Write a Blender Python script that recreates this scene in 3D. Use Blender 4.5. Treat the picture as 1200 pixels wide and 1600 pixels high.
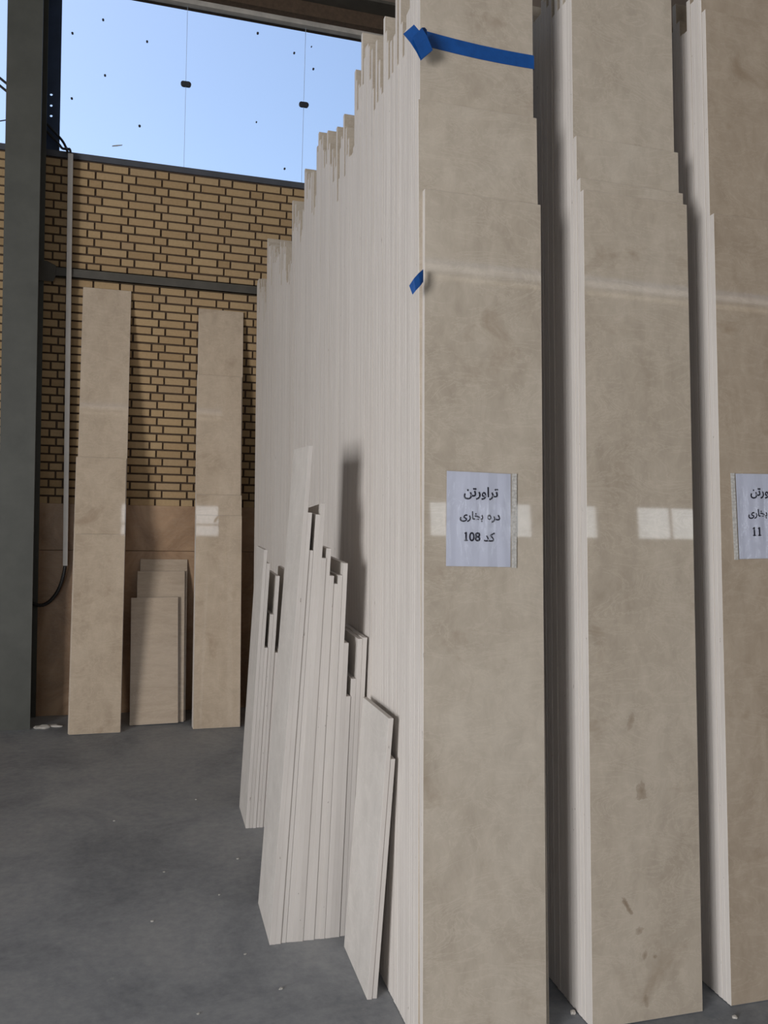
import bpy, math, random
from mathutils import Matrix, Vector

random.seed(7)
for _o in list(bpy.data.objects):
    bpy.data.objects.remove(_o, do_unlink=True)
scene = bpy.context.scene
COL = scene.collection

# ------------------------------------------------------------------ camera
F_PX = 1306.457                       # focal length for a 1200 px wide frame
RIGHT = Vector((0.96046773, -0.27675391, 0.03014997))
DOWN = Vector((0.02115722, -0.03542304, -0.99914843))
FWD = Vector((0.27758624, 0.96028771, -0.02816734))
CAM = Vector((0.0, 0.0, 1.65))
cd = bpy.data.cameras.new('camera')
cd.sensor_fit = 'HORIZONTAL'
cd.sensor_width = 36.0
cd.lens = F_PX / 1200.0 * 36.0
cd.clip_start = 0.05
cam = bpy.data.objects.new('camera', cd)
COL.objects.link(cam)
_m = Matrix((RIGHT, -DOWN, -FWD)).transposed().to_4x4()
_m.translation = CAM
cam.matrix_world = _m
scene.camera = cam


def seen_at(p):
    """pixel of a world point in the 1200x1600 frame (used to rank which bricks show)"""
    d = Vector(p) - CAM
    z = d.dot(FWD)
    return 600 + F_PX * d.dot(RIGHT) / z, 800 + F_PX * d.dot(DOWN) / z


# ------------------------------------------------------------------ world
W = bpy.data.worlds.new('sky')
scene.world = W
W.use_nodes = True
nt = W.node_tree
bg = nt.nodes['Background']
sky = nt.nodes.new('ShaderNodeTexSky')
sky.sky_type = 'NISHITA'
sky.sun_disc = False
sky.sun_elevation = math.radians(55)
sky.sun_rotation = math.radians(-60)      # sun high, beyond the left wall
sky.air_density = 1.0
sky.dust_density = 1.8
sky.ozone_density = 1.0
nt.links.new(sky.outputs[0], bg.inputs[0])
bg.inputs[1].default_value = 0.27

# ------------------------------------------------------------------ lights: daylight through the hall's openings, and an added rear fill
def daylight(name, loc, rot, sx, sy, watts, col):
    l = bpy.data.lights.new(name, 'AREA')
    l.shape = 'RECTANGLE'
    l.size, l.size_y = sx, sy
    l.energy = watts
    l.color = col
    o = bpy.data.objects.new(name, l)
    COL.objects.link(o)
    o.location = loc
    o.rotation_euler = rot
    return o


R90 = math.radians(90)
# big goods door in the left wall
daylight('door_daylight', (-6.62, -3.3, 1.7), (0, -R90, 0), 3.3, 3.8, 1080, (0.985, 0.985, 0.995))
# added fill for the front faces, in an unseen opening of the rear wall
daylight('rear_fill_light', (-4.3, -12.1, 2.1), (R90, 0, 0), 4.4, 4.2, 90, (0.985, 0.985, 1.0))
# two narrow roof light strips towards the rear
daylight('roof_light_daylight', (4.0, -7.42, 7.42), (0, 0, 0), 20.0, 0.2, 19, (1.0, 0.83, 0.6))
daylight('roof_light_daylight', (4.0, -7.78, 7.42), (0, 0, 0), 20.0, 0.16, 14, (1.0, 0.83, 0.6))
# high windows of the rear wall
REAR_WINDOWS = [(-0.6, 2.15, 5.45, 6.42), (5.92, 8.4, 3.55, 4.36), (8.95, 10.05, 3.55, 4.36), (11.02, 12.9, 3.55, 4.36)]
for (x0, x1, z0, z1) in REAR_WINDOWS:
    daylight('rear_window_daylight', ((x0 + x1) / 2, -12.1, (z0 + z1) / 2), (R90, 0, 0),
             x1 - x0, z1 - z0, 16.0 * (x1 - x0) * (z1 - z0), (1, 1, 1))

# ------------------------------------------------------------------ exposure
vs = scene.view_settings
vs.view_transform = 'Standard'
vs.look = 'None'
vs.gamma = 1.0
vs.use_curve_mapping = False
vs.exposure = -0.32

# ------------------------------------------------------------------ node helpers / materials
def new_mat(name):
    m = bpy.data.materials.new(name)
    m.use_nodes = True
    n = m.node_tree
    return m, n, n.nodes['Principled BSDF']


def node(n, typ, **kw):
    x = n.nodes.new(typ)
    for k, v in kw.items():
        setattr(x, k, v)
    return x


def ramp(n, fac, stops):
    r = node(n, 'ShaderNodeValToRGB')
    e = r.color_ramp.elements
    while len(e) < len(stops):
        e.new(0.5)
    for i, (p, c) in enumerate(stops):
        e[i].position = p
        e[i].color = (c[0], c[1], c[2], 1) if not isinstance(c, (int, float)) else (c, c, c, 1)
    n.links.new(fac, r.inputs[0])
    return r.outputs[0]


def mixc(n, fac, a, b, mode='MIX'):
    x = node(n, 'ShaderNodeMix', data_type='RGBA', blend_type=mode)
    for sock, v in ((x.inputs[0], fac), (x.inputs[6], a), (x.inputs[7], b)):
        if hasattr(v, 'is_linked'):
            n.links.new(v, sock)
        elif isinstance(v, (int, float)):
            sock.default_value = v
        else:
            sock.default_value = (v[0], v[1], v[2], 1)
    return x.outputs[2]


def noise(n, vec, scale, detail=4, rough=0.55, dist=0.0):
    x = node(n, 'ShaderNodeTexNoise')
    x.inputs['Scale'].default_value = scale
    x.inputs['Detail'].default_value = detail
    x.inputs['Roughness'].default_value = rough
    x.inputs['Distortion'].default_value = dist
    n.links.new(vec, x.inputs['Vector'])
    return x.outputs[0]


def coords(n, per_object=True, scale=(1, 1, 1), rot=(0, 0, 0)):
    tc = node(n, 'ShaderNodeTexCoord')
    v = tc.outputs['Object']
    if per_object:
        oi = node(n, 'ShaderNodeObjectInfo')
        mul = node(n, 'ShaderNodeMath', operation='MULTIPLY')
        mul.inputs[1].default_value = 37.0
        n.links.new(oi.outputs['Random'], mul.inputs[0])
        add = node(n, 'ShaderNodeVectorMath', operation='ADD')
        n.links.new(v, add.inputs[0])
        n.links.new(mul.outputs[0], add.inputs[1])
        v = add.outputs[0]
    mp = node(n, 'ShaderNodeMapping')
    mp.inputs['Scale'].default_value = scale
    mp.inputs['Rotation'].default_value = rot
    n.links.new(v, mp.inputs['Vector'])
    return mp.outputs[0]


def bump(n, bsdf, h, strength, dist=0.002):
    b = node(n, 'ShaderNodeBump')
    b.inputs['Strength'].default_value = strength
    b.inputs['Distance'].default_value = dist
    n.links.new(h, b.inputs['Height'])
    n.links.new(b.outputs[0], bsdf.inputs['Normal'])


def polished_travertine(name, light, mid, dark, stain=None, gloss=0.03, band=(1, 1, 0.6), stain_marks=()):
    m, n, b = new_mat(name)
    v = coords(n, True, band, (0, 0.35, 0))
    a = noise(n, v, 2.8, 9, 0.66, 0.9)
    c = ramp(n, a, [(0.3, dark), (0.5, mid), (0.72, light)])
    fine = noise(n, v, 15, 9, 0.7, 0.5)
    c = mixc(n, 0.42, c, ramp(n, fine, [(0.30, [x * 0.80 for x in mid]), (0.68, [min(1, x * 1.10) for x in light])]))
    vein = noise(n, coords(n, True, (1.2, 1.2, 3.2), (0, 0.6, 0)), 3.2, 8, 0.7, 1.6)
    vr = ramp(n, vein, [(0.475, 0.0), (0.5, 1.0), (0.525, 0.0)])
    vm = node(n, 'ShaderNodeMath', operation='MULTIPLY')
    n.links.new(vr, vm.inputs[0])
    vm.inputs[1].default_value = 0.34
    c = mixc(n, vm.outputs[0], c, [x * 1.12 for x in light])
    if stain:
        s = noise(n, coords(n, True, (1, 1, 1.3), (0, -0.5, 0)), 4.1, 5, 0.6, 0.5)
        sr = ramp(n, s, [(0.60, 0.0), (0.74, 0.55)])
        c = mixc(n, sr, c, stain)
    for (mx, mz, rx, rz, ang, k) in stain_marks:        # brown mineral marks that belong to this one slab
        tc = node(n, 'ShaderNodeTexCoord')
        wob = noise(n, tc.outputs['Object'], 26, 6, 0.7)
        sh = node(n, 'ShaderNodeVectorMath', operation='SUBTRACT')
        sh.inputs[1].default_value = (mx, 0, mz)
        n.links.new(tc.outputs['Object'], sh.inputs[0])
        rt = node(n, 'ShaderNodeVectorRotate', rotation_type='Y_AXIS')
        rt.inputs['Angle'].default_value = ang
        n.links.new(sh.outputs[0], rt.inputs['Vector'])
        sc = node(n, 'ShaderNodeVectorMath', operation='MULTIPLY')
        sc.inputs[1].default_value = (1 / rx, 0, 1 / rz)
        n.links.new(rt.outputs[0], sc.inputs[0])
        ln = node(n, 'ShaderNodeVectorMath', operation='LENGTH')
        n.links.new(sc.outputs[0], ln.inputs[0])
        ad = node(n, 'ShaderNodeMath', operation='MULTIPLY_ADD')
        n.links.new(wob, ad.inputs[0])
        ad.inputs[1].default_value = 1.3
        n.links.new(ln.outputs['Value'], ad.inputs[2])
        c = mixc(n, ramp(n, ad.outputs[0], [(0.62, k), (1.05, k * 0.4), (1.6, 0.0)]), c, (0.20, 0.135, 0.08))
    n.links.new(c, b.inputs['Base Color'])
    b.inputs['Roughness'].default_value = gloss
    b.inputs['IOR'].default_value = 1.5
    return m


def sawn_edge(name, light, dark, streak=True):
    m, n, b = new_mat(name)
    v = coords(n, True, (30, 30, 0.55))
    a = noise(n, v, 2.0, 4, 0.6)
    c = ramp(n, a, [(0.3, dark), (0.68, light)])
    oi = node(n, 'ShaderNodeObjectInfo')
    c = mixc(n, 0.3, c, ramp(n, oi.outputs['Random'], [(0.0, [x * 0.86 for x in dark]), (0.5, light), (1.0, [min(1, x * 1.05) for x in light])]))
    pit = noise(n, coords(n, True, (1, 1, 0.4)), 85, 2, 0.5)
    pr = ramp(n, pit, [(0.74, 0.0), (0.78, 0.8)])
    c = mixc(n, pr, c, (0.16, 0.12, 0.09))
    cloud = noise(n, coords(n, True, (1, 1, 0.8)), 3.0, 4)
    c = mixc(n, 0.25, c, ramp(n, cloud, [(0.3, [x * 0.7 for x in dark]), (0.7, light)]))
    n.links.new(c, b.inputs['Base Color'])
    b.inputs['Roughness'].default_value = 0.75
    bump(n, b, a, 0.25, 0.001)
    return m


M = {}
M['slab'] = polished_travertine('polished_beige_travertine', (0.56, 0.49, 0.405), (0.475, 0.405, 0.325), (0.36, 0.295, 0.225), (0.32, 0.245, 0.175))
M['slab_marked'] = polished_travertine('polished_beige_travertine_with_brown_marks', (0.54, 0.465, 0.38), (0.455, 0.385, 0.305), (0.35, 0.285, 0.215), (0.31, 0.24, 0.17),
                                       stain_marks=[(0.128, 0.355, 0.020, 0.10, 0.558, 0.8), (0.17, 0.275, 0.045, 0.03, 0.3, 0.5), (0.185, 0.71, 0.055, 0.09, 0.2, 0.6),
                                                    (0.225, 0.19, 0.022, 0.02, 0.0, 0.6), (0.19, 0.2, 0.03, 0.045, -0.3, 0.5), (0.19, 0.06, 0.025, 0.06, 0.1, 0.5), (0.15, 0.93, 0.03, 0.08, -0.3, 0.45)])
M['slab_brown'] = polished_travertine('polished_brown_travertine', (0.47, 0.39, 0.305), (0.40, 0.32, 0.24), (0.30, 0.23, 0.165), (0.26, 0.185, 0.12))
M['wall_slab'] = polished_travertine('polished_warm_travertine', (0.60, 0.49, 0.375), (0.515, 0.41, 0.305), (0.40, 0.305, 0.215), (0.35, 0.25, 0.17))
M['offcut_face'] = polished_travertine('dusty_travertine_face', (0.63, 0.59, 0.55), (0.58, 0.54, 0.50), (0.52, 0.48, 0.44), gloss=0.55)
M['small_slab'] = polished_travertine('banded_travertine', (0.54, 0.43, 0.325), (0.48, 0.375, 0.275), (0.39, 0.295, 0.21), gloss=0.25, band=(0.35, 1, 2.2))
M['edge'] = sawn_edge('sawn_cream_stone_edge', (0.665, 0.618, 0.575), (0.58, 0.53, 0.488))
M['offcut_edge'] = sawn_edge('sawn_cream_offcut_edge', (0.625, 0.58, 0.542), (0.555, 0.51, 0.472))


def plain(name, col, rough=0.6, metal=0.0, var=0.12, scale=6.0, spec=None):
    m, n, b = new_mat(name)
    v = coords(n, False)
    a = noise(n, v, scale, 5, 0.6)
    c = ramp(n, a, [(0.3, [x * (1 - var) for x in col]), (0.7, [min(1, x * (1 + var)) for x in col])])
    n.links.new(c, b.inputs['Base Color'])
    b.inputs['Roughness'].default_value = rough
    b.inputs['Metallic'].default_value = metal
    if spec is not None:
        b.inputs['Specular IOR Level'].default_value = spec
    return m


M['steel'] = plain('grey_painted_steel', (0.075, 0.075, 0.064), 0.55, 0, 0.16, 5)
M['glare_blue_steel'] = plain('dark_steel_with_glare_tint', (0.035, 0.06, 0.125), 0.6, 0, 0.2, 7)  # blue cast of the window glare on the jamb plate, put into the colour
M['strut'] = plain('strut_paint', (0.075, 0.067, 0.054), 0.6, 0, 0.18, 9)
M['rust_steel'] = plain('brown_primer_steel', (0.16, 0.125, 0.10), 0.65, 0, 0.25, 6)
M['flange'] = plain('pale_flange_paint', (0.45, 0.42, 0.38), 0.6, 0, 0.2, 8)
M['sill'] = plain('sill_paint', (0.07, 0.075, 0.09), 0.5, 0, 0.15, 8)
M['duct'] = plain('grey_plastic_duct', (0.42, 0.39, 0.36), 0.45, 0, 0.06, 10)
M['rubber'] = plain('black_cable_rubber', (0.016, 0.014, 0.014), 0.5, 0, 0.2, 30)
M['clip'] = plain('black_clip', (0.03, 0.032, 0.04), 0.4, 0, 0.1, 30)
M['tape'] = plain('blue_tape', (0.005, 0.07, 0.28), 0.42, 0, 0.14, 40)
M['paper'] = plain('printed_paper', (0.60, 0.62, 0.72), 0.8, 0, 0.03, 8)
M['ink'] = plain('black_ink', (0.012, 0.012, 0.03), 0.6, 0, 0.05, 10)
M['plaster'] = plain('hall_wall_plaster', (0.34, 0.31, 0.27), 0.85, 0, 0.08, 1.5)
M['roof_sheet'] = plain('roof_sheet', (0.30, 0.30, 0.29), 0.6, 0, 0.08, 2)
M['chip'] = plain('stone_chip', (0.55, 0.51, 0.46), 0.8, 0, 0.2, 20)
M['chip_dust'] = plain('stone_crumb', (0.42, 0.40, 0.37), 0.9, 0, 0.2, 20)

# concrete floor
m, n, b = new_mat('concrete_floor')
v = coords(n, False)
a = noise(n, v, 1.5, 9, 0.68, 0.6)
c = ramp(n, a, [(0.36, (0.175, 0.187, 0.207)), (0.5, (0.285, 0.297, 0.315)), (0.66, (0.385, 0.39, 0.395))])
f = noise(n, v, 26, 5, 0.7)
c = mixc(n, 0.35, c, ramp(n, f, [(0.35, (0.20, 0.21, 0.225)), (0.7, (0.39, 0.395, 0.40))]))
d = noise(n, v, 11, 6, 0.75)
c = mixc(n, ramp(n, d, [(0.63, 0.0), (0.72, 0.4)]), c, (0.46, 0.45, 0.44))
n.links.new(c, b.inputs['Base Color'])
b.inputs['Roughness'].default_value = 0.62
bump(n, b, f, 0.2, 0.002)
M['floor'] = m

# brick (random tone per brick, both for single bricks and for the joined field)
m, n, b = new_mat('yellow_brick')
oi = node(n, 'ShaderNodeObjectInfo')
ge = node(n, 'ShaderNodeNewGeometry')
ad = node(n, 'ShaderNodeMath', operation='ADD')
n.links.new(oi.outputs['Random'], ad.inputs[0])
n.links.new(ge.outputs['Random Per Island'], ad.inputs[1])
fr = node(n, 'ShaderNodeMath', operation='FRACT')
n.links.new(ad.outputs[0], fr.inputs[0])
c = ramp(n, fr.outputs[0], [(0.0, (0.37, 0.24, 0.115)), (0.35, (0.445, 0.295, 0.15)), (0.7, (0.50, 0.345, 0.18)), (1.0, (0.41, 0.28, 0.155))])
v = coords(n, True)
g = noise(n, v, 60, 5, 0.7)
c = mixc(n, 0.3, c, ramp(n, g, [(0.3, (0.28, 0.185, 0.095)), (0.7, (0.49, 0.355, 0.205))]))
n.links.new(c, b.inputs['Base Color'])
b.inputs['Roughness'].default_value = 0.85
bump(n, b, g, 0.35, 0.002)
M['brick'] = m
M['mortar'] = plain('brown_mortar', (0.085, 0.055, 0.035), 0.95, 0, 0.2, 40)

# brown stone cladding of the lower wall
m, n, b = new_mat('brown_stone_cladding')
v = coords(n, True, (1, 1, 0.8), (0, 0.7, 0))
a = noise(n, v, 3.2, 8, 0.66, 1.2)
c = ramp(n, a, [(0.3, (0.23, 0.135, 0.075)), (0.5, (0.36, 0.22, 0.125)), (0.72, (0.50, 0.325, 0.195))])
w = noise(n, coords(n, True, (1.5, 1.5, 5), (0, 0.6, 0)), 4, 8, 0.7, 1.4)
c = mixc(n, ramp(n, w, [(0.47, 0.0), (0.5, 0.35), (0.53, 0.0)]), c, (0.42, 0.31, 0.21))
n.links.new(c, b.inputs['Base Color'])
b.inputs['Roughness'].default_value = 0.4
M['clad'] = m

# window glass and clear plastic sleeve: mostly see-through, with a mirror share
def clear(name, tint, share, rough, base=0.0):
    m, n, b = new_mat(name)
    n.nodes.remove(b)
    out = n.nodes['Material Output']
    t = node(n, 'ShaderNodeBsdfTransparent')
    t.inputs[0].default_value = (*tint, 1)
    g = node(n, 'ShaderNodeBsdfGlossy')
    g.inputs['Roughness'].default_value = rough
    fz = node(n, 'ShaderNodeLayerWeight')
    fz.inputs['Blend'].default_value = 0.12
    k = node(n, 'ShaderNodeMath', operation='MULTIPLY')
    k.inputs[1].default_value = share
    n.links.new(fz.outputs[0], k.inputs[0])
    mx = node(n, 'ShaderNodeMixShader')
    k2 = node(n, 'ShaderNodeMath', operation='ADD')
    k2.inputs[1].default_value = base
    n.links.new(k.outputs[0], k2.inputs[0])
    n.links.new(k2.outputs[0], mx.inputs[0])
    n.links.new(t.outputs[0], mx.inputs[1])
    n.links.new(g.outputs[0], mx.inputs[2])
    if name == 'plastic_sleeve':
        v = coords(n, True, (6, 1, 1.2), (0, 0.12, 0))
        h = noise(n, v, 4, 2, 0.5, 1.5)
        bb = node(n, 'ShaderNodeBump')
        bb.inputs['Strength'].default_value = 0.9
        bb.inputs['Distance'].default_value = 0.004
        n.links.new(h, bb.inputs['Height'])
        n.links.new(bb.outputs[0], g.inputs['Normal'])
    n.links.new(mx.outputs[0], out.inputs[0])
    return m


M['glass'] = clear('window_glass', (0.97, 0.985, 1.0), 0.5, 0.0, 0.01)
m, n, b = new_mat('silicone_joint')
n.nodes.remove(b)
t_ = node(n, 'ShaderNodeBsdfTranslucent')
t_.inputs[0].default_value = (0.8, 0.85, 0.9, 1)
n.links.new(t_.outputs[0], n.nodes['Material Output'].inputs[0])
M['joint'] = m
M['sleeve'] = clear('plastic_sleeve', (0.96, 0.96, 0.97), 0.5, 0.10, 0.03)
M['sleeve_edge'] = plain('sleeve_punched_edge', (0.52, 0.50, 0.47), 0.35, 0, 0.25, 120)

# ------------------------------------------------------------------ mesh helpers
class MB:
    """collects boxes, prisms and tubes, then links them as one mesh object"""
    def __init__(s):
        s.v, s.f, s.mi = [], [], []

    def add(s, verts, faces, mi=0):
        o = len(s.v)
        s.v += [tuple(p) for p in verts]
        for q in faces:
            s.f.append(tuple(o + i for i in q))
            s.mi.append(mi if isinstance(mi, int) else 0)
        return s

    def box(s, x0, x1, y0, y1, z0, z1, mi=0):
        v = [(x, y, z) for x in (x0, x1) for y in (y0, y1) for z in (z0, z1)]
        return s.add(v, [(0, 1, 3, 2), (4, 6, 7, 5), (0, 4, 5, 1), (2, 3, 7, 6), (0, 2, 6, 4), (1, 5, 7, 3)], mi)

    def prism(s, pts, axis, a, b_, mi=0):
        """outline pts (2D) extruded along axis from a to b"""
        def P(u, w, t):
            return {'y': (u, t, w), 'x': (t, u, w), 'z': (u, w, t)}[axis]
        k = len(pts)
        v = [P(u, w, a) for u, w in pts] + [P(u, w, b_) for u, w in pts]
        fs = [tuple(range(k)), tuple(range(2 * k - 1, k - 1, -1))] + [(i, k + i, k + (i + 1) % k, (i + 1) % k) for i in range(k)]
        return s.add(v, fs, mi)

    def tube(s, pts, r, seg=8, ridge=0.0):
        pts = [Vector(p) for p in pts]
        k = len(pts)
        base = len(s.v)
        for i, p in enumerate(pts):
            t = (pts[min(i + 1, k - 1)] - pts[max(i - 1, 0)]).normalized()
            u = t.cross(Vector((0.13, 1, 0.21))).normalized()
            w = t.cross(u)
            rr = r * (1 + (ridge if i % 2 else 0))
            for j in range(seg):
                a = 2 * math.pi * j / seg
                s.v.append(tuple(p + rr * (math.cos(a) * u + math.sin(a) * w)))
        for i in range(k - 1):
            for j in range(seg):
                s.f.append((base + i * seg + j, base + i * seg + (j + 1) % seg, base + (i + 1) * seg + (j + 1) % seg, base + (i + 1) * seg + j))
                s.mi.append(0)
        s.f.append(tuple(base + j for j in range(seg)))
        s.f.append(tuple(base + (k - 1) * seg + j for j in range(seg)))
        s.mi += [0, 0]
        return s

    def mesh(s, name, mats):
        me = bpy.data.meshes.new(name)
        me.from_pydata(s.v, [], s.f)
        for q in (mats if isinstance(mats, (list, tuple)) else [mats]):
            me.materials.append(q)
        me.polygons.foreach_set('material_index', s.mi)
        me.update()
        import bmesh
        bm = bmesh.new()
        bm.from_mesh(me)
        bmesh.ops.recalc_face_normals(bm, faces=bm.faces)
        bm.to_mesh(me)
        bm.free()
        return me

    def build(s, name, mats, parent=None):
        return link(name, s.mesh(name, mats), parent)


def link(name, me, parent=None, loc=(0, 0, 0), rot=(0, 0, 0)):
    o = bpy.data.objects.new(name, me)
    COL.objects.link(o)
    o.location = loc
    o.rotation_euler = rot
    if parent is not None:
        o.parent = parent
    return o


def empty(name, loc=(0, 0, 0), rot=(0, 0, 0)):
    o = bpy.data.objects.new(name, None)
    COL.objects.link(o)
    o.location = loc
    o.rotation_euler = rot
    o.empty_display_size = 0.1
    return o


def tag(o, label=None, cat=None, group=None, kind=None):
    if cat == 'slab' and not kind:
        kind = 'thing'                        # goods for sale, not a floor slab
    for k, v in (('label', label), ('category', cat), ('group', group), ('kind', kind)):
        if v:
            o[k] = v
    return o


def chamfer_box(mb, sx, sy, sz, c, broad='y', top_slant=0.0, taper=1.0):
    """box from the origin with chamfered edges (44 triangles); broad faces get material 0, sawn edges 1"""
    S = (sx, sy, sz)
    idx = {}
    vs_, fs_, mi_ = [], [], []
    for cx in (0, 1):
        for cy in (0, 1):
            for cz in (0, 1):
                k = (cx, cy, cz)
                for ax in range(3):
                    p = []
                    for t in range(3):
                        full = S[t] * k[t]
                        p.append(full if t == ax else (full + (c if k[t] == 0 else -c)))
                    if cz == 1 and top_slant:
                        wide = p[0] / sx if broad == 'y' else p[1] / sy
                        p[2] -= top_slant * wide
                    if cz == 1 and taper != 1.0 and broad == 'x':
                        p[0] *= taper
                    idx[(k, ax)] = len(vs_)
                    vs_.append(p)
    ba = 'xyz'.index(broad)
    for ax in range(3):
        o1, o2 = [t for t in range(3) if t != ax]
        for side in (0, 1):
            q = []
            for (u, w) in ((0, 0), (1, 0), (1, 1), (0, 1)):
                k = [0, 0, 0]
                k[ax], k[o1], k[o2] = side, u, w
                q.append(idx[(tuple(k), ax)])
            fs_.append(tuple(q))
            mi_.append(0 if ax == ba else 1)
    for ax in range(3):                      # the twelve edges run along ax
        o1, o2 = [t for t in range(3) if t != ax]
        for u in (0, 1):
            for w in (0, 1):
                k0, k1 = [0, 0, 0], [0, 0, 0]
                k0[o1] = k1[o1] = u
                k0[o2] = k1[o2] = w
                k1[ax] = 1
                k0, k1 = tuple(k0), tuple(k1)
                fs_.append((idx[(k0, o1)], idx[(k1, o1)], idx[(k1, o2)], idx[(k0, o2)]))
                mi_.append(1)
    for cx in (0, 1):
        for cy in (0, 1):
            for cz in (0, 1):
                k = (cx, cy, cz)
                fs_.append((idx[(k, 0)], idx[(k, 1)], idx[(k, 2)]))
                mi_.append(1)
    o = len(mb.v)
    mb.v += [tuple(p) for p in vs_]
    for q, mi in zip(fs_, mi_):
        mb.f.append(tuple(o + i for i in q))
        mb.mi.append(mi)
    return mb


def back_slab(name, x, y, width, thick, length, lean, mats, roll=0.0, yaw=0.0, chamfer=0.0009, slant=0.0):
    """slab standing on the floor, front face at y, leaning away from the hall (towards +Y)"""
    mb = chamfer_box(MB(), width, thick, length, chamfer, 'y', slant)
    z = thick * math.sin(lean) + max(0.0, width * math.sin(roll)) if roll > 0 else thick * math.sin(lean)
    return link(name, mb.mesh(name, mats), None, (x, y, z), (-lean, roll, yaw))


def side_slab(name, x, y, thick, width, length, lean, mats, yaw=0.0, chamfer=0.0005, slant=0.0, taper=1.0):
    """offcut standing on the floor, left face at x, near edge at y, leaning towards +X"""
    mb = chamfer_box(MB(), thick, width, length, chamfer, 'x', slant, taper)
    return link(name, mb.mesh(name, mats), None, (x, y, thick * math.sin(max(lean, 0))), (0, lean, yaw))


# ------------------------------------------------------------------ room shell
WALL_Y = 6.18          # face of the bricks
FLOOR = MB().box(-6.8, 14.2, -12.2, 6.6, -0.15, 0.0).build('floor', M['floor'])
tag(FLOOR, 'dusty dark grey concrete floor of the stone hall', None, None, 'structure')
CEIL = MB().box(-6.8, 14.2, -12.2, -7.9, 7.5, 7.6).box(-6.8, 14.2, -7.3, 6.6, 7.5, 7.6).box(-6.8, -6.1, -7.9, -7.3, 7.5, 7.6)
CEIL = CEIL.build('ceiling', M['roof_sheet'])
tag(CEIL, None, None, None, 'structure')
# left wall with the goods door
WL = MB().box(-6.8, -6.6, -12.2, -5.2, 0, 7.5).box(-6.8, -6.6, -1.4, 6.6, 0, 7.5).box(-6.8, -6.6, -5.2, -1.4, 3.4, 7.5).build('wall_left', M['plaster'])
tag(WL, None, None, None, 'structure')
WR = MB().box(14.0, 14.2, -12.2, 6.6, 0, 7.5).build('wall_right', M['plaster'])
tag(WR, None, None, None, 'structure')
# rear wall, built around its high windows
wr = MB()
OPENINGS = REAR_WINDOWS + [(-6.5, -2.1, 0.0, 4.2)]  # the last is an unseen opening added for the rear fill
xs = sorted({-6.6, 14.0} | {r[0] for r in OPENINGS} | {r[1] for r in OPENINGS})
for xa, xb in zip(xs[:-1], xs[1:]):
    hole = [r for r in OPENINGS if r[0] <= xa + 1e-6 and r[1] >= xb - 1e-6]
    if hole:
        if hole[0][2] > 0:
            wr.box(xa, xb, -12.2, -12.0, 0, hole[0][2])
        wr.box(xa, xb, -12.2, -12.0, hole[0][3], 7.5)
    else:
        wr.box(xa, xb, -12.2, -12.0, 0, 7.5)
WREAR = wr.build('wall_rear', M['plaster'])
tag(WREAR, None, None, None, 'structure')
for i, (x0, x1, z0, z1) in enumerate(REAR_WINDOWS):
    fr_ = MB()
    for xm in (x0 + 0.02, (x0 + x1) / 2, x1 - 0.02):
        fr_.box(xm - 0.02, xm + 0.02, -12.06, -11.99, z0, z1)
    for zm in ((z0 + 0.02, z0 + (z1 - z0) * 0.38, z1 - 0.02) if i == 0 else (z0 + 0.02, z1 - 0.02)):
        fr_.box(x0, x1, -12.055, -11.995, zm - 0.02, zm + 0.02)
    tag(fr_.build('window_%d' % (i + 2), M['glare_blue_steel']), None, None, None, 'structure')

# brick wall: mortar core with the window opening, bricks set proud of it
BX0, BX1 = -6.6, 14.0
ZC, ZS, ZW0, ZW1 = 1.478, 3.844, 3.885, 5.09
core = MB()
core.box(BX0, BX1, WALL_Y + 0.012, 6.42, 0, ZS).box(BX0, BX1, WALL_Y + 0.012, 6.42, ZW1 + 0.02, 7.5)
WALL = core.build('wall_back', M['mortar'])
tag(WALL, 'yellow brick back wall with brown stone cladding below', None, None, 'structure')
# cladding panels
seam_z = 1.155
for (z0, z1, off) in ((0.0, seam_z - 0.002, 0.0), (seam_z + 0.001, ZC, 0.0)):
    x = -2.87 + off
    while x < 4.0:
        mb = chamfer_box(MB(), 0.681, 0.02, z1 - z0, 0.0012, 'y')
        o = link('stone_panel', mb.mesh('stone_panel', [M['clad'], M['clad']]), WALL, (x, WALL_Y - 0.004 - random.uniform(0, 0.002), z0))
        x += 0.685
# bricks: two stretchers and a header in every course
PIT, BH, JT = 0.0577, 0.0452, 0.0128
HW, SW = 0.0793, 0.1631
PER = HW + 2 * SW + 3 * JT
me_str = chamfer_box(MB(), SW, 0.03, BH, 0.0016, 'y').mesh('brick', [M['brick'], M['brick']])
me_head = chamfer_box(MB(), HW, 0.03, BH, 0.0016, 'y').mesh('brick', [M['brick'], M['brick']])
bricks = []
for r in range(41):
    zc = ZC + r * PIT
    phase_a = (r % 2 == 0) if r >= 28 else (r % 2 == 1)
    x = (-0.399 if phase_a else -0.176) - 7 * PER
    while x < 3.4:
        for wdt, me in ((HW, me_head), (SW, me_str), (SW, me_str)):
            bricks.append((x, zc, wdt, me))
            x += wdt + JT
def inside(px, py, quad):
    s = [(quad[i][0], quad[i][1], quad[(i + 1) % 4][0], quad[(i + 1) % 4][1]) for i in range(4)]
    return all((x1 - x0) * (py - y0) - (y1 - y0) * (px - x0) > 0 for x0, y0, x1, y1 in s)
HIDE = [[(130, 450), (205, 455), (188, 1146), (108, 1146)], [(310, 483), (381, 485), (375, 1137), (300, 1139)], [(9, 0), (64, 0), (52, 1140), (4, 1140)]]
ranked = []
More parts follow.
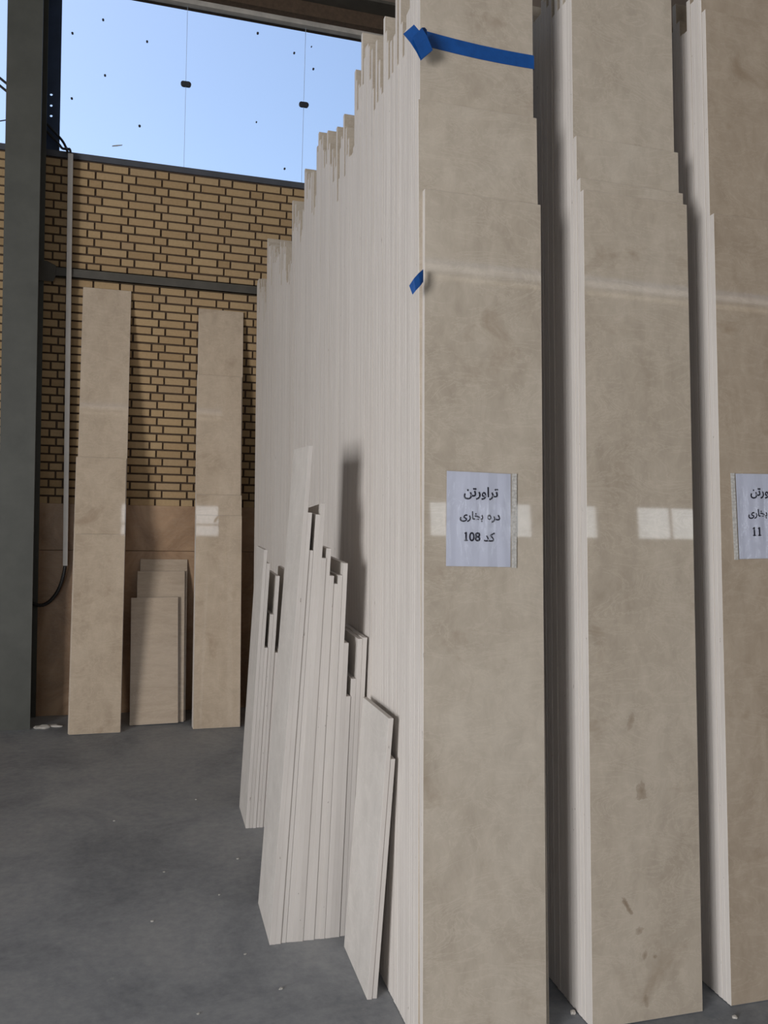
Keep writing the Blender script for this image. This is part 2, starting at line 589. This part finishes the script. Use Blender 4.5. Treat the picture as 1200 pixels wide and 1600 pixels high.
for k, (x, z, wdt, me) in enumerate(bricks):
    px, py = seen_at((x + wdt / 2, WALL_Y, z + BH / 2))
    lim = 401 if py > 430 else 401 + (430 - py) * 0.5
    vis = -4 < px < lim + 6 and not any(inside(px, py, q) for q in HIDE)
    behind_strut = 1.36 + 1.65 < z + BH / 2 < 1.44 + 1.65
    if vis and not behind_strut:
        ranked.append((-wdt, k))
ranked.sort()
single = {k for _, k in ranked[:300]}
field = MB()
for k, (x, z, wdt, me) in enumerate(bricks):
    dy = random.uniform(0, 0.004)
    dz = random.uniform(-0.0012, 0.0012)
    if k in single:
        link('brick', me, WALL, (x + random.uniform(-0.0012, 0.0012), WALL_Y + dy - 0.003, z + dz), (0, random.uniform(-0.004, 0.004), 0))
    else:
        field.box(x, x + wdt, WALL_Y + dy - 0.003, WALL_Y + 0.03, z + dz, z + dz + BH)
fo = field.build('brick_field', M['brick'], WALL)
fo['kind'] = 'stuff'

# window band above the bricks: sill, panes, clips and fixing screws
WIN = empty('window_1', (0, 6.3, ZS))
tag(WIN, 'clear glazed window band above the yellow brick wall', None, None, 'structure')
def wpart(name, mb, mat):
    for i, p in enumerate(mb.v):
        mb.v[i] = (p[0], p[1] - 6.3, p[2] - ZS)
    return mb.build(name, mat, WIN)
wpart('sill', MB().box(BX0, BX1, 6.175, 6.40, ZS, ZW0), M['sill'])
edges = [-2.62, -1.77, -0.62, 0.236, 1.098, 1.96, 2.82, 3.68, 4.54, 5.4]
for xa, xb in zip(edges[:-1], edges[1:]):
    wpart('pane', MB().box(xa + 0.0012, xb - 0.0012, 6.296, 6.302, ZW0 - 0.01, ZW1 + 0.05), M['glass'])
    wpart('pane_joint', MB().box(xb - 0.0014, xb + 0.0014, 6.297, 6.301, ZW0 - 0.005, ZW1 + 0.04), M['joint'])
wpart('side_panel', MB().box(BX0, edges[0] - 0.01, 6.25, 6.30, ZW0, ZW1 + 0.05).box(edges[-1] + 0.01, BX1, 6.25, 6.30, ZW0, ZW1 + 0.05), M['roof_sheet'])
def capsule(cx, cz, hw, hh):
    pts = []
    for i in range(16):
        a = 2 * math.pi * i / 16
        pts.append((cx + math.cos(a) * hh + (hw - hh) * (1 if math.cos(a) > 0 else -1), cz + math.sin(a) * hh))
    return pts
for (cx, cz) in ((0.237, 4.521), (1.099, 4.508), (-1.77, 4.53), (1.96, 4.5), (2.82, 4.5)):
    wpart('patch_clip', MB().prism(capsule(cx, cz, 0.037, 0.0195), 'y', 6.290, 6.308), M['clip'])
for (sx, sz, r) in [(-0.337, 4.874, 7), (-0.537, 4.746, 7), (-0.038, 4.776, 7), (-0.317, 4.493, 7), (-0.533, 4.299, 7), (-0.077, 4.177, 8), (0.742, 4.973, 8), (1.016, 4.876, 7), (1.145, 4.945, 4),
                    (1.164, 4.783, 7), (0.749, 4.327, 5), (0.967, 4.015, 7), (0.012, 3.893, 9)]:
    wpart('fixing_screw', MB().prism(capsule(sx, sz, r / 1000 + 0.0005, r / 1000), 'y', 6.2925, 6.3055), M['clip'])
# smears of dried mortar on the glass near the sill
wpart('mortar_smear', MB().prism([(-0.26, 4.005), (-0.225, 4.012), (-0.192, 4.022), (-0.19, 4.026), (-0.23, 4.019), (-0.258, 4.011)], 'y', 6.290, 6.296), M['chip_dust'])

# ------------------------------------------------------------------ steelwork
cx0, cx1, cy0, cy1 = -0.888, -0.678, 5.86, 6.165
c_ = MB().box(cx0, cx1, cy0, cy0 + 0.013, 0, 7.5).box(cx0, cx1, cy1 - 0.013, cy1, 0, 7.5).box((cx0 + cx1) / 2 - 0.005, (cx0 + cx1) / 2 + 0.005, cy0 + 0.013, cy1 - 0.013, 0, 7.5)
o = c_.build('steel_column', M['steel'])
tag(o, 'tall grey-green steel H column standing before the brick wall', 'column', None, 'structure')
# jamb plate beside the column with three bolt holes
def plate_with_holes(x0, x1, z0, z1, holes, r, ya, yb):
    mb = MB()
    zs = [z0] + [v_ for h in sorted(holes, key=lambda q: q[1]) for v_ in (h[1] - 0.035, h[1] + 0.035)] + [z1]
    for i in range(0, len(zs), 2):
        mb.box(x0, x1, ya, yb, zs[i], zs[i + 1])
    for (hx, hz) in holes:
        K = 16
        ring = [(hx + r * math.cos(2 * math.pi * k / K), hz + r * math.sin(2 * math.pi * k / K)) for k in range(K)]
        outer = []
        for k in range(K):
            a = 2 * math.pi * k / K
            dx, dz = math.cos(a), math.sin(a)
            t = min(((x1 - hx) / dx) if dx > 1e-6 else 9, ((x0 - hx) / dx) if dx < -1e-6 else 9, (0.035 / dz) if dz > 1e-6 else 9, (-0.035 / dz) if dz < -1e-6 else 9)
            outer.append((hx + dx * t, hz + dz * t))
        corners = [(x1, hz + 0.035), (x0, hz + 0.035), (x0, hz - 0.035), (x1, hz - 0.035)]
        for y in (ya, yb):
            v = [(p[0], y, p[1]) for p in ring + outer + corners]
            fs = [(k, (k + 1) % K, K + (k + 1) % K, K + k) for k in range(K)]
            def between(c):
                a = math.atan2(c[1] - hz, c[0] - hx) % (2 * math.pi)
                return int(a / (2 * math.pi) * K)
            for ci, c in enumerate(corners):
                k = between(c)
                fs.append((K + k, 2 * K + ci, K + (k + 1) % K))
            mb.add(v, fs)
        v = [(p[0], ya, p[1]) for p in ring] + [(p[0], yb, p[1]) for p in ring]
        mb.add(v, [(k, (k + 1) % K, K + (k + 1) % K, K + k) for k in range(K)])
    return mb
o = plate_with_holes(-0.83, -0.604, ZW0, 7.4, [(-0.6625, 4.288), (-0.6615, 4.214), (-0.6605, 4.144)], 0.0095, 6.255, 6.268).build('jamb_plate', M['glare_blue_steel'])
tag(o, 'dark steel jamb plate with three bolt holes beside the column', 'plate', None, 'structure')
# horizontal channel on the brick wall
st = empty('wall_strut', (0, 6.15, 3.02))
tag(st, 'dark horizontal steel rail bolted along the brick wall', 'rail', None, 'structure')
MB().box(-0.68, 5.0, -0.02, -0.014, 0.003, 0.071).box(-0.68, 5.0, -0.02, 0.03, 0.065, 0.071).box(-0.68, 5.0, -0.02, 0.03, 0.003, 0.009).build('rail', M['strut'], st)
MB().prism([(-0.715, -0.035), (-0.615, -0.035), (-0.60, 0.0), (-0.60, 0.075), (-0.655, 0.10), (-0.715, 0.10)], 'y', -0.028, -0.02).build('gusset_plate', M['strut'], st)
# beam over the window
bm_ = empty('roof_beam', (0, 6.165, 5.08))
tag(bm_, 'steel beam running over the top of the window', 'beam', None, 'structure')
MB().box(BX0, BX1, 0.095, 0.15, -0.005, 0.15).build('window_head', M['flange'], bm_)
MB().box(BX0, BX1, -0.135, 0.034, 0.13, 0.15).build('bottom_flange', M['strut'], bm_)
MB().box(BX0, BX1, -0.125, 0.03, 0.15, 0.75).build('beam_face', M['rust_steel'], bm_)

# cable duct with its hose end
du = empty('cable_duct', (-0.502, 6.125, 1.053))
tag(du, 'slim pale grey cable duct running down the brick wall', 'duct')
MB().prism([(-0.015, 0.0), (0.015, 0.0), (-0.0005, 2.80), (-0.033, 2.80)], 'y', -0.015, 0.015).build('duct_body', M['duct'], du)
hp = [(0, 0, 0.02), (-0.003, 0, -0.02), (-0.011, 0, -0.07), (-0.022, 0, -0.115), (-0.04, 0, -0.165), (-0.065, 0, -0.21), (-0.1, 0.0, -0.25), (-0.14, 0, -0.272), (-0.18, 0.0, -0.27), (-0.215, 0.005, -0.255)]
def smooth(p, k=4):
    out = []
    p = [Vector(q) for q in p]
    for i in range(len(p) - 1):
        a, b_, c__, d_ = p[max(i - 1, 0)], p[i], p[i + 1], p[min(i + 2, len(p) - 1)]
        for j in range(k):
            t = j / k
            out.append(0.5 * ((2 * b_) + (c__ - a) * t + (2 * a - 5 * b_ + 4 * c__ - d_) * t * t + (3 * b_ - a - 3 * c__ + d_) * t ** 3))
    out.append(p[-1])
    return out
MB().tube(smooth(hp, 5), 0.0115, 10, 0.12).build('corrugated_hose', M['rubber'], du)
# cables that come through the window band and pass behind the column
for (a, lab) in (([(-2.2, 6.2, 4.98), (-1.5, 6.2, 4.64), (-0.979, 6.2, 4.322), (-0.79, 6.205, 4.16), (-0.60, 6.2, 3.985), (-0.55, 6.165, 3.905), (-0.526, 6.125, 3.885), (-0.519, 6.125, 3.86)], 'upper black cable passing behind the column down to the duct'),
                 ([(-2.2, 6.2, 4.93), (-1.5, 6.2, 4.59), (-0.979, 6.2, 4.272), (-0.79, 6.205, 4.11), (-0.62, 6.2, 3.955), (-0.578, 6.163, 3.90), (-0.548, 6.125, 3.882), (-0.537, 6.125, 3.86)], 'lower black cable just under its twin at the window edge'),
                 ([(-2.2, 6.2, 3.97), (-1.4, 6.2, 3.99), (-1.05, 6.2, 4.015), (-0.974, 6.2, 4.038), (-0.86, 6.2, 4.075)], 'thin wire rising towards the column beside the window')):
    thin = lab.startswith('thin')
    o = MB().tube(smooth(a, 6), 0.004 if thin else 0.0085, 8).build('wire' if thin else 'cable', M['rubber'])
    tag(o, lab, 'wire' if thin else 'cable')

# ------------------------------------------------------------------ slabs leaning on the brick wall
LW = math.atan(0.1475)
WM = [M['wall_slab'], M['edge']]
def wall_slab(x, y, w, top, label, group, yaw=0.0, roll=0.0):
    L = top / math.cos(LW)
    return tag(back_slab('travertine_slab', x, y, w, 0.0195, L, LW, WM, roll, yaw), label, 'slab', group)
gl = 'slabs leaning left on the brick wall'
wall_slab(-0.425, 5.680, 0.317, 1.285, 'shortest and frontmost slab of the leaning bundle beside the cable duct', gl)
wall_slab(-0.433, 5.701, 0.322, 1.797, 'middle slab of the leaning bundle beside the cable duct', gl, 0, -0.0005)
wall_slab(-0.424, 5.722, 0.317, 2.972, 'tallest slab on the brick wall, hindmost in the bundle beside the cable duct', gl)
gr_ = 'slabs leaning right on the brick wall'
wall_slab(0.3555, 5.672, 0.313, 1.425, 'frontmost and shortest slab of the leaning bundle nearest the big stack', gr_)
wall_slab(0.3545, 5.692, 0.314, 1.567, 'second slab from the front in the bundle nearest the big stack', gr_)
wall_slab(0.352, 5.713, 0.312, 2.412, 'third slab from the front in the bundle nearest the big stack', gr_)
wall_slab(0.352, 5.7325, 0.316, 2.893, 'tall hindmost slab of the bundle nearest the big stack', gr_, 0, 0.002)
SM = [M['small_slab'], M['edge']]
for (x, y, w, top, t, lab, roll) in ((-0.052, 5.822, 0.317, 0.832, 0.265, 'shortest of the three small slabs leaning on the brown cladding, in front', -0.012),
                                    (-0.022, 5.850, 0.325, 1.010, 0.27, 'middle of the three small slabs leaning on the brown cladding', -0.002),
                                    (-0.010, 5.874, 0.325, 1.090, 0.268, 'tallest and hindmost of the three small slabs on the cladding', 0.004)):
    ln_ = math.atan(t)
    o = back_slab('small_slab', x, y, w, 0.0195, top / math.cos(ln_), ln_, SM, roll)
    tag(o, lab, 'slab', 'small slabs between the two wall bundles')

# ------------------------------------------------------------------ the big stack (edge comb on the left, coded face in front)
T = 0.0200
STACK_MATS = [M['slab'], M['edge']]
LEAN0 = math.radians(5.76)
def stack_x(y):
    return 0.8125 - 0.070 * max(0.0, (y - 2.24) / 3.4) ** 1.4
# height of the outline against depth of the slab tops: (y of top, top height); tall slabs stand out of a lower comb
PLATEAU = [(6.10, 3.15), (5.62, 3.29), (4.77, 3.27), (4.43, 3.335), (4.15, 3.345), (4.10, 3.40), (3.92, 3.33), (3.74, 3.27), (3.60, 3.275), (3.42, 3.385), (3.32, 3.49), (3.01, 3.385), (2.89, 3.40), (2.60, 3.40)]
def outline(yt):
    for (ya, za), (yb, zb) in zip(PLATEAU[:-1], PLATEAU[1:]):
        if ya >= yt >= yb:
            # seen from the camera a level line across the plateau drops towards the viewer
            return 1.65 + (za - 1.65) * yt / ya
    return 3.30
tall = {0: None}
N1 = 168
PB = 0.0201
tall_y = [p[0] for p in PLATEAU[:-2]]
used_tall = set()
STEP = ['first', 'second', 'third', 'fourth', 'fifth', 'sixth', 'seventh', 'eighth', 'ninth', 'tenth', 'eleventh', 'twelfth', 'thirteenth', 'fourteenth']
for i in range(N1):
    y = 2.240 + i * PB
    lean = LEAN0 + math.radians(2.15) * (i / N1)
    x = stack_x(y) + random.uniform(-0.0007, 0.0007)
    grp = 'travertine slabs packed in the big stack'
    lab = 'cream travertine slab packed edge-on in the big stack, not among its stepped tops'
    nm = 'travertine_slab'
    if i == 0:
        top, lab = 2.583, 'frontmost slab of the big stack, carrying the sheet with code 108'
        x = 0.8125
    elif i == 1:
        top, lab, x = 2.880, 'second slab of the big stack, just taller than the code 108 slab', 0.8190
    elif i == 2:
        top, lab, x = 3.42, 'third slab of the big stack, crossed by blue tape near the top', 0.8120
    else:
        yt = y + 3.2 * math.tan(lean)
        o_ = outline(yt)
        hit = [q for q in tall_y if abs(q - yt) < PB * 0.62 and q not in used_tall]
        if hit:
            used_tall.add(hit[0])
            top = dict(PLATEAU)[hit[0]]
            lab = 'tall slab making the %s step of the big stack top from the brick wall' % STEP[tall_y.index(hit[0])]
        elif yt > 5.95:
            top = 3.10 - random.uniform(0, 0.06)
        elif yt < 2.95:
            top = random.choice((3.42, 3.45, 3.38, 3.2, 3.12, 3.25, 3.4))
        else:
            top = o_ - random.choice((0.02, 0.05, 0.08, 0.12, 0.16, 0.22, 0.30)) * random.uniform(0.7, 1.2)
    w = 0.398 if i < 3 else random.uniform(0.396, 0.402)
    if i == 1:
        w = 0.4115
    o = back_slab(nm, x, y, w, T, top / math.cos(lean), lean, STACK_MATS, 0.0040 if i == 0 else (-0.0036 if i == 1 else 0.003), 0)
    tag(o, lab, 'slab', grp)

# the two stacks to the right
def side_stack(x0, w, tops, n_, grp, labs, common, roll, front_mats, rest_mats):
    for i in range(n_):
        y = 2.240 + i * PB
        lean = LEAN0 + math.radians(2.15) * (i / N1)
        top = tops[i] if i < len(tops) else random.choice((3.42, 3.47, 3.40, 3.36, 3.5, 3.45))
        dx = 0 if i == 0 else random.uniform(-0.0008, 0.0008)
        xoff = labs[i][1] if i < len(labs) else -0.001
        o = back_slab('travertine_slab', x0 + dx + xoff, y, w, T, top / math.cos(lean), lean, front_mats if i == 0 else rest_mats, roll, 0)
        tag(o, labs[i][0] if i < len(labs) else common, 'slab', grp)
side_stack(1.3655, 0.3985, [2.653, 2.70, 2.853, 3.6], 26, 'travertine slabs packed in the middle stack',
           [('frontmost slab of the middle stack, unlabelled, with a brown streak low down', 0.0), ('second slab of the middle stack, a little taller than the streaked one', 0.0),
            ('third slab of the middle stack, stepping up behind the second', -0.0005)],
           'cream travertine slab packed in the middle stack behind its stepped front slabs', 0.0038, [M['slab_marked'], M['edge']], STACK_MATS)
side_stack(1.8715, 0.3985, [2.635, 3.384, 3.6, 3.5], 26, 'travertine slabs packed in the right stack',
           [('frontmost slab of the right stack, carrying the half-seen code sheet', 0.0), ('second slab of the right stack, taller than the one with the sheet', 0.0)],
           'cream travertine slab packed in the right stack behind its two front slabs', 0.0038, [M['slab_brown'], M['edge']], [M['slab_brown'], M['edge']])

# ------------------------------------------------------------------ offcuts leaning on the comb
OM = [M['offcut_face'], M['offcut_edge']]
ORD = ['', 'first', 'second', 'third', 'fourth', 'fifth', 'sixth', 'seventh', 'eighth', 'ninth', 'tenth', 'eleventh', 'twelfth', 'thirteenth', 'fourteenth', 'fifteenth', 'sixteenth']
mid_top = [1.793, 1.555, 1.42, 1.549, 1.589, 1.393, 1.428, 1.329, 1.30, 1.331, 1.375, 1.085, 0.889, 0.952, 1.098, 1.102]
for i, top in enumerate(mid_top):
    if i < 11:
        xb, sl = 0.471 + 0.0203 * i, 0.052 - 0.0031 * i
    else:
        xb, sl = 0.694 + 0.0176 * (i - 11), 0.0178
    th = 0.0203 if i < 11 else 0.0176
    if i in (2, 9, 12):
        th -= 0.0012                      # a few seams stand open
    tz = max(0.7, 1 - (0.0031 if i < 11 else 0.0) * top / 0.0201)
    a = math.atan(sl)
    o = side_slab('stone_offcut', xb, 2.94 + random.uniform(-0.003, 0.003), th, 0.31, top / math.cos(a), a, OM, 0, 0.0005, 0.03 if i == 4 else random.uniform(-0.004, 0.004), tz)
    lab = {0: 'tallest thin offcut of the middle bundle, its outermost left piece', 15: 'innermost offcut of the middle bundle, touching the big stack'}.get(i, 'narrow stone offcut, %s from the left in the middle bundle' % ORD[i + 1])
    tag(o, lab, 'offcut', 'offcuts bundled in the middle of the comb')
left_top = [1.340, 1.275, 0.87, 1.03, 1.215, 0.845, 0.855, 1.237]
for i, top in enumerate(left_top):
    xb, sl = 0.508 + 0.0166 * i, 0.0405
    a = math.atan(sl)
    o = side_slab('stone_offcut', xb, 3.978 + random.uniform(-0.003, 0.003), 0.0158, 0.28, top / math.cos(a), a, OM, 0, 0.0005, random.uniform(-0.004, 0.004))
    lab = {0: 'leftmost offcut of the far bundle, tallest there', 7: 'innermost offcut of the far bundle, on the side of the big stack'}.get(i, 'narrow stone offcut, %s from the left in the far bundle' % ORD[i + 1])
    tag(o, lab, 'offcut', 'offcuts bundled at the far end of the comb')
a = math.atan(0.048)
o = side_slab('stone_offcut', 0.729, 2.547, 0.0165, 0.323, 0.913 / math.cos(a), a, OM, 0.0, 0.0009, 0.012)
tag(o, 'broad-faced short offcut nearest the camera, its slanted top in view', 'offcut', 'pair of offcuts at the near end')
a = math.atan(0.048)
o = side_slab('stone_offcut', 0.7460, 2.549, 0.0165, 0.30, 0.78 / math.cos(a), a, OM, 0.0, 0.0009)
tag(o, 'shorter offcut tucked behind the broad-faced one at the near end', 'offcut', 'pair of offcuts at the near end')

# ------------------------------------------------------------------ blue tape
def ribbon(name, rows, thick=0.0007, parent=None):
    """rows: list of (left point, right point) along the strip; gives a thin solid band"""
    mb = MB()
    P = [(Vector(p), Vector(q)) for p, q in rows]
    k = len(P)
    nrm = []
    for i in range(k):
        d_ = P[min(i + 1, k - 1)][0] - P[max(i - 1, 0)][0]
        nrm.append(d_.cross(P[i][1] - P[i][0]).normalized() * thick)
    v = []
    for (p, q), n_ in zip(P, nrm):
        v += [p, q, p + n_, q + n_]
    fs = []
    for i in range(k - 1):
        a_, b_ = 4 * i, 4 * i + 4
        fs += [(a_, a_ + 1, b_ + 1, b_), (a_ + 2, b_ + 2, b_ + 3, a_ + 3), (a_, b_, b_ + 2, a_ + 2), (a_ + 1, a_ + 3, b_ + 3, b_ + 1)]
    fs += [(0, 2, 3, 1), (4 * k - 4, 4 * k - 3, 4 * k - 1, 4 * k - 2)]
    mb.add(v, fs)
    return mb.build(name, M['tape'], parent)
def face_y(z, i):
    return 2.240 + i * PB + math.tan(LEAN0 + math.radians(2.15) * (i / N1)) * z
tp = empty('blue_tape', (0, 0, 0))
tag(tp, 'blue tape strip across the third slab, with a folded loose end', 'tape')
rows = []
for t in [0, 0.15, 0.3, 0.5, 0.7, 0.85, 1.0]:
    x = 0.832 + (1.2225 - 0.832) * t
    zt = 3.122 - 0.014 * t - 0.006 * math.sin(t * 3.1)
    zb = zt - 0.050 + 0.003 * t
    rows.append(((x, face_y(zt, 2) - 0.0016, zt), (x, face_y(zb, 2) - 0.0016, zb)))
rows.append(((1.2245, face_y(3.108, 2) + 0.012, 3.107), (1.2245, face_y(3.061, 2) + 0.012, 3.060)))
ribbon('strip', rows, 0.0007, tp)
ribbon('loose_end', [((0.789, 2.556, 3.112), (0.755, 2.558, 3.078)), ((0.812, 2.549, 3.086), (0.777, 2.551, 3.052)), ((0.832, 2.546, 3.060), (0.797, 2.549, 3.026)), ((0.848, 2.550, 3.036), (0.814, 2.553, 3.003))], 0.0007, tp)
ribbon('folded_end', [((0.838, 2.5755, 3.114), (0.838, 2.5715, 3.074)), ((0.826, 2.560, 3.112), (0.800, 2.556, 3.078)), ((0.811, 2.543, 3.100), (0.781, 2.541, 3.063)), ((0.828, 2.537, 3.072), (0.793, 2.535, 3.034)), ((0.847, 2.536, 3.033), (0.811, 2.534, 2.998))], 0.0007, tp)
o = ribbon('blue_tape', [((0.8135, 2.462, 2.322), (0.8135, 2.458, 2.282)), ((0.806, 2.441, 2.321), (0.807, 2.439, 2.283)), ((0.79, 2.434, 2.306), (0.796, 2.432, 2.268)), ((0.775, 2.433, 2.288), (0.782, 2.431, 2.252)), ((0.762, 2.436, 2.266), (0.773, 2.434, 2.239))], 0.0007)
tag(o, 'small blue tape tag sticking out beside the code 108 slab', 'tape')

# ------------------------------------------------------------------ code sheets in plastic sleeves
ONE_ADV = 0.50
def glyphs(body, bold):
    cu = bpy.data.curves.new('lettering', 'FONT')
    cu.body = body
    cu.size = 1.0
    cu.offset = bold
    cu.resolution_u = 4
    tmp = bpy.data.objects.new('lettering', cu)
    COL.objects.link(tmp)
    dg = bpy.context.evaluated_depsgraph_get()
    me = bpy.data.meshes.new_from_object(tmp.evaluated_get(dg))
    bpy.data.objects.remove(tmp, do_unlink=True)
    return me
def text_mesh(body, width, cx, base, y, bold=0.024):
    me = glyphs(body, bold)
    if body == L2:
        xa = max(v_.co.x for v_ in glyphs(L2A, bold).vertices)
        wb = [v_.co.x for v_ in glyphs(L2B, bold).vertices]
        xb = max(v_.co.x for v_ in me.vertices) - (max(wb) - min(wb))
        cx_, cy_ = xb - 0.20, 0.215
        import bmesh
        b3 = bmesh.new()
        b3.from_mesh(me)
        K = 28
        ro, ri = [], []
        for k in range(K):
            a = 2 * math.pi * k / K
            tip = 0.07 * max(0.0, math.sin(a)) ** 6
            ro.append(b3.verts.new((cx_ + 0.20 * math.cos(a) - tip * 0.6, cy_ + 0.215 * math.sin(a) + tip, 0)))
            ri.append(b3.verts.new((cx_ + 0.105 * math.cos(a), cy_ - 0.005 + 0.115 * math.sin(a), 0)))
        for k in range(K):
            b3.faces.new((ro[k], ro[(k + 1) % K], ri[(k + 1) % K], ri[k]))
        b3.to_mesh(me)
        b3.free()
    stems = {'108': [0.202], '11 ': [0.202, 0.202 + ONE_ADV]}.get(body[:3], [])
    if stems:                                  # the printed numeral one has a flag and a foot
        import bmesh
        b2 = bmesh.new()
        b2.from_mesh(me)
        for sx in stems:
            for q in ([(sx - 0.11, 0), (sx + 0.21, 0), (sx + 0.21, 0.075), (sx - 0.11, 0.075)], [(sx - 0.11, 0.54), (sx + 0.03, 0.60), (sx + 0.05, 0.69), (sx - 0.11, 0.62)]):
                b2.faces.new([b2.verts.new((u, w_, 0.0)) for u, w_ in q])
        b2.to_mesh(me)
        b2.free()
    x0 = min(v_.co.x for v_ in me.vertices)
    x1 = max(v_.co.x for v_ in me.vertices)
    s = width / (x1 - x0)
    for v_ in me.vertices:
        v_.co = Vector(((v_.co.x - (x0 + x1) / 2) * s + cx, y, v_.co.y * s + base))
    me.materials.clear()
    me.materials.append(M['ink'])
    return me
L1 = '\ufee6\ufe97\ufead\ufeed\ufe8d\ufeae\ufe97'
L2A, L2B = '\ufbfc\ufead\ufe8e\ufea8\ufe91', '\ufead\ufea9'
L2 = L2A + '   ' + L2B                     # the round letter heh between them is drawn as a ring below
def code_sheet(x, ztop, w, hgt, code, code_w, label, strip_right, tilt, slab_i=0):
    L = Vector((0, math.sin(LEAN0), math.cos(LEAN0)))
    zloc = (ztop - hgt)
    o = empty('code_sheet', (x, face_y(zloc, slab_i) - 0.0012, zloc), (-LEAN0, tilt, 0))
    tag(o, label, 'sign', 'code sheets taped to the stacks')
    pm = MB()
    K = 14
    v, fs = [], []
    for i in range(K + 1):
        u = i / K
        y = -0.0012 - 0.0010 * math.sin(u * 3.14159) - 0.0006 * math.sin(u * 21 + 1)
        v += [(u * w, y, 0), (u * w, y, hgt)]
    fs = [(2 * i, 2 * i + 2, 2 * i + 3, 2 * i + 1) for i in range(K)]
    pm.add(v, fs)
    pm.build('paper', M['paper'], o)
    sm = MB()
    v = []
    KX, KZ = 40, 12
    e0, e1 = (-0.004, w + 0.0035)
    rng = random.Random(3)
    for i in range(KX + 1):
        for j in range(KZ + 1):
            u, t = i / KX, j / KZ
            y = -0.0042 - 0.0012 * math.sin(u * 3.14159) - 0.0008 * math.sin(u * 30 + 3 * t + 1.2 * math.sin(t * 5)) * math.sin(t * 3.14159)
            v.append((e0 + u * (e1 - e0), y, -0.002 + t * (hgt + 0.004)))
    fs = [(i * (KZ + 1) + j, (i + 1) * (KZ + 1) + j, (i + 1) * (KZ + 1) + j + 1, i * (KZ + 1) + j + 1) for i in range(KX) for j in range(KZ)]
    sm.add(v, fs)
    so = sm.build('plastic_sleeve', M['sleeve'], o)
    for p in so.data.polygons:
        p.use_smooth = True
    xs0 = w + 0.004 if strip_right else -0.0205
    st_ = MB()
    zz = -0.002
    while zz < hgt - 0.001:                      # the punched binding strip, crinkled
        z2 = min(zz + 0.011, hgt + 0.002)
        st_.box(xs0, xs0 + 0.016, -0.0026 - rng.uniform(0, 0.0008), -0.0014, zz, z2 - 0.0006)
        zz = z2
    st_.build('binding_strip', M['sleeve_edge'], o)
    for (txt, tw, cx, bz) in ((L1, 0.114, 0.529, 0.742), (L2, 0.134, 0.517, 0.497), (code, code_w, 0.512, 0.268)):
        me = text_mesh(txt, tw * w / 0.213, cx * w, bz * hgt, -0.0030)
        link('lettering', me, o)
    return o
code_sheet(0.889, 1.711, 0.2135, 0.291, '108 \ufeaa\ufb90', 0.102, 'printed sheet reading code 108 in a plastic sleeve on the big stack', True, 0.012)
code_sheet(1.9475, 1.738, 0.2135, 0.291, '11  \ufeaa\ufb90', 0.102, 'printed code sheet in a plastic sleeve on the right stack', False, -0.022)

# ------------------------------------------------------------------ chips of stone on the floor
def chip(x, y, sx, sy, sz, label, rz=0.0, mat='chip', group=None):
    rng = random.Random(int(1000 * (x + 3 * y)))
    import bmesh
    bm = bmesh.new()
    bmesh.ops.create_icosphere(bm, subdivisions=2, radius=1.0)
    for v_ in bm.verts:
        k = 1 + rng.uniform(-0.22, 0.22)
        v_.co = Vector((v_.co.x * sx * k, v_.co.y * sy * k, max(-0.55, v_.co.z * k) * sz))
    me = bpy.data.meshes.new('stone_chip')
    bm.to_mesh(me)
    bm.free()
    me.materials.append(M[mat])
    o = link('stone_chip', me, None, (x, y, sz * 0.55), (0, 0, rz))
    return tag(o, label, 'stone', group)
chip(-0.605, 5.875, 0.05, 0.03, 0.014, 'pale stone shard lying at the foot of the steel column', 0.2)
chip(-0.535, 5.895, 0.055, 0.018, 0.010, 'flat pale shard beside the one at the column foot', -0.25)
chip(1.331, 2.20, 0.012, 0.009, 0.007, 'small pale crumb on the floor before the middle stack', 0.3)
chip(1.348, 2.33, 0.010, 0.008, 0.008, 'tiny crumb in the gap between big and middle stack')
chip(1.845, 2.19, 0.009, 0.008, 0.005, 'small crumb on the floor before the right stack')
chip(0.85, 2.45, 0.008, 0.006, 0.004, 'tiny crumb under the near pair of offcuts', 0, 'chip_dust')
for (x, y, s) in ((0.068, 3.20, 0.007), (0.47, 2.67, 0.008), (0.437, 3.66, 0.008), (0.12, 3.6, 0.006), (0.33, 3.35, 0.006), (0.38, 2.9, 0.006), (0.2, 2.6, 0.006), (-0.1, 4.2, 0.006), (0.3, 4.4, 0.007)):
    chip(x, y, s, s * 0.7, s * 0.45, 'tiny pale stone crumb on the open floor left of the offcuts', x, 'chip_dust', 'stone crumbs on the open floor')
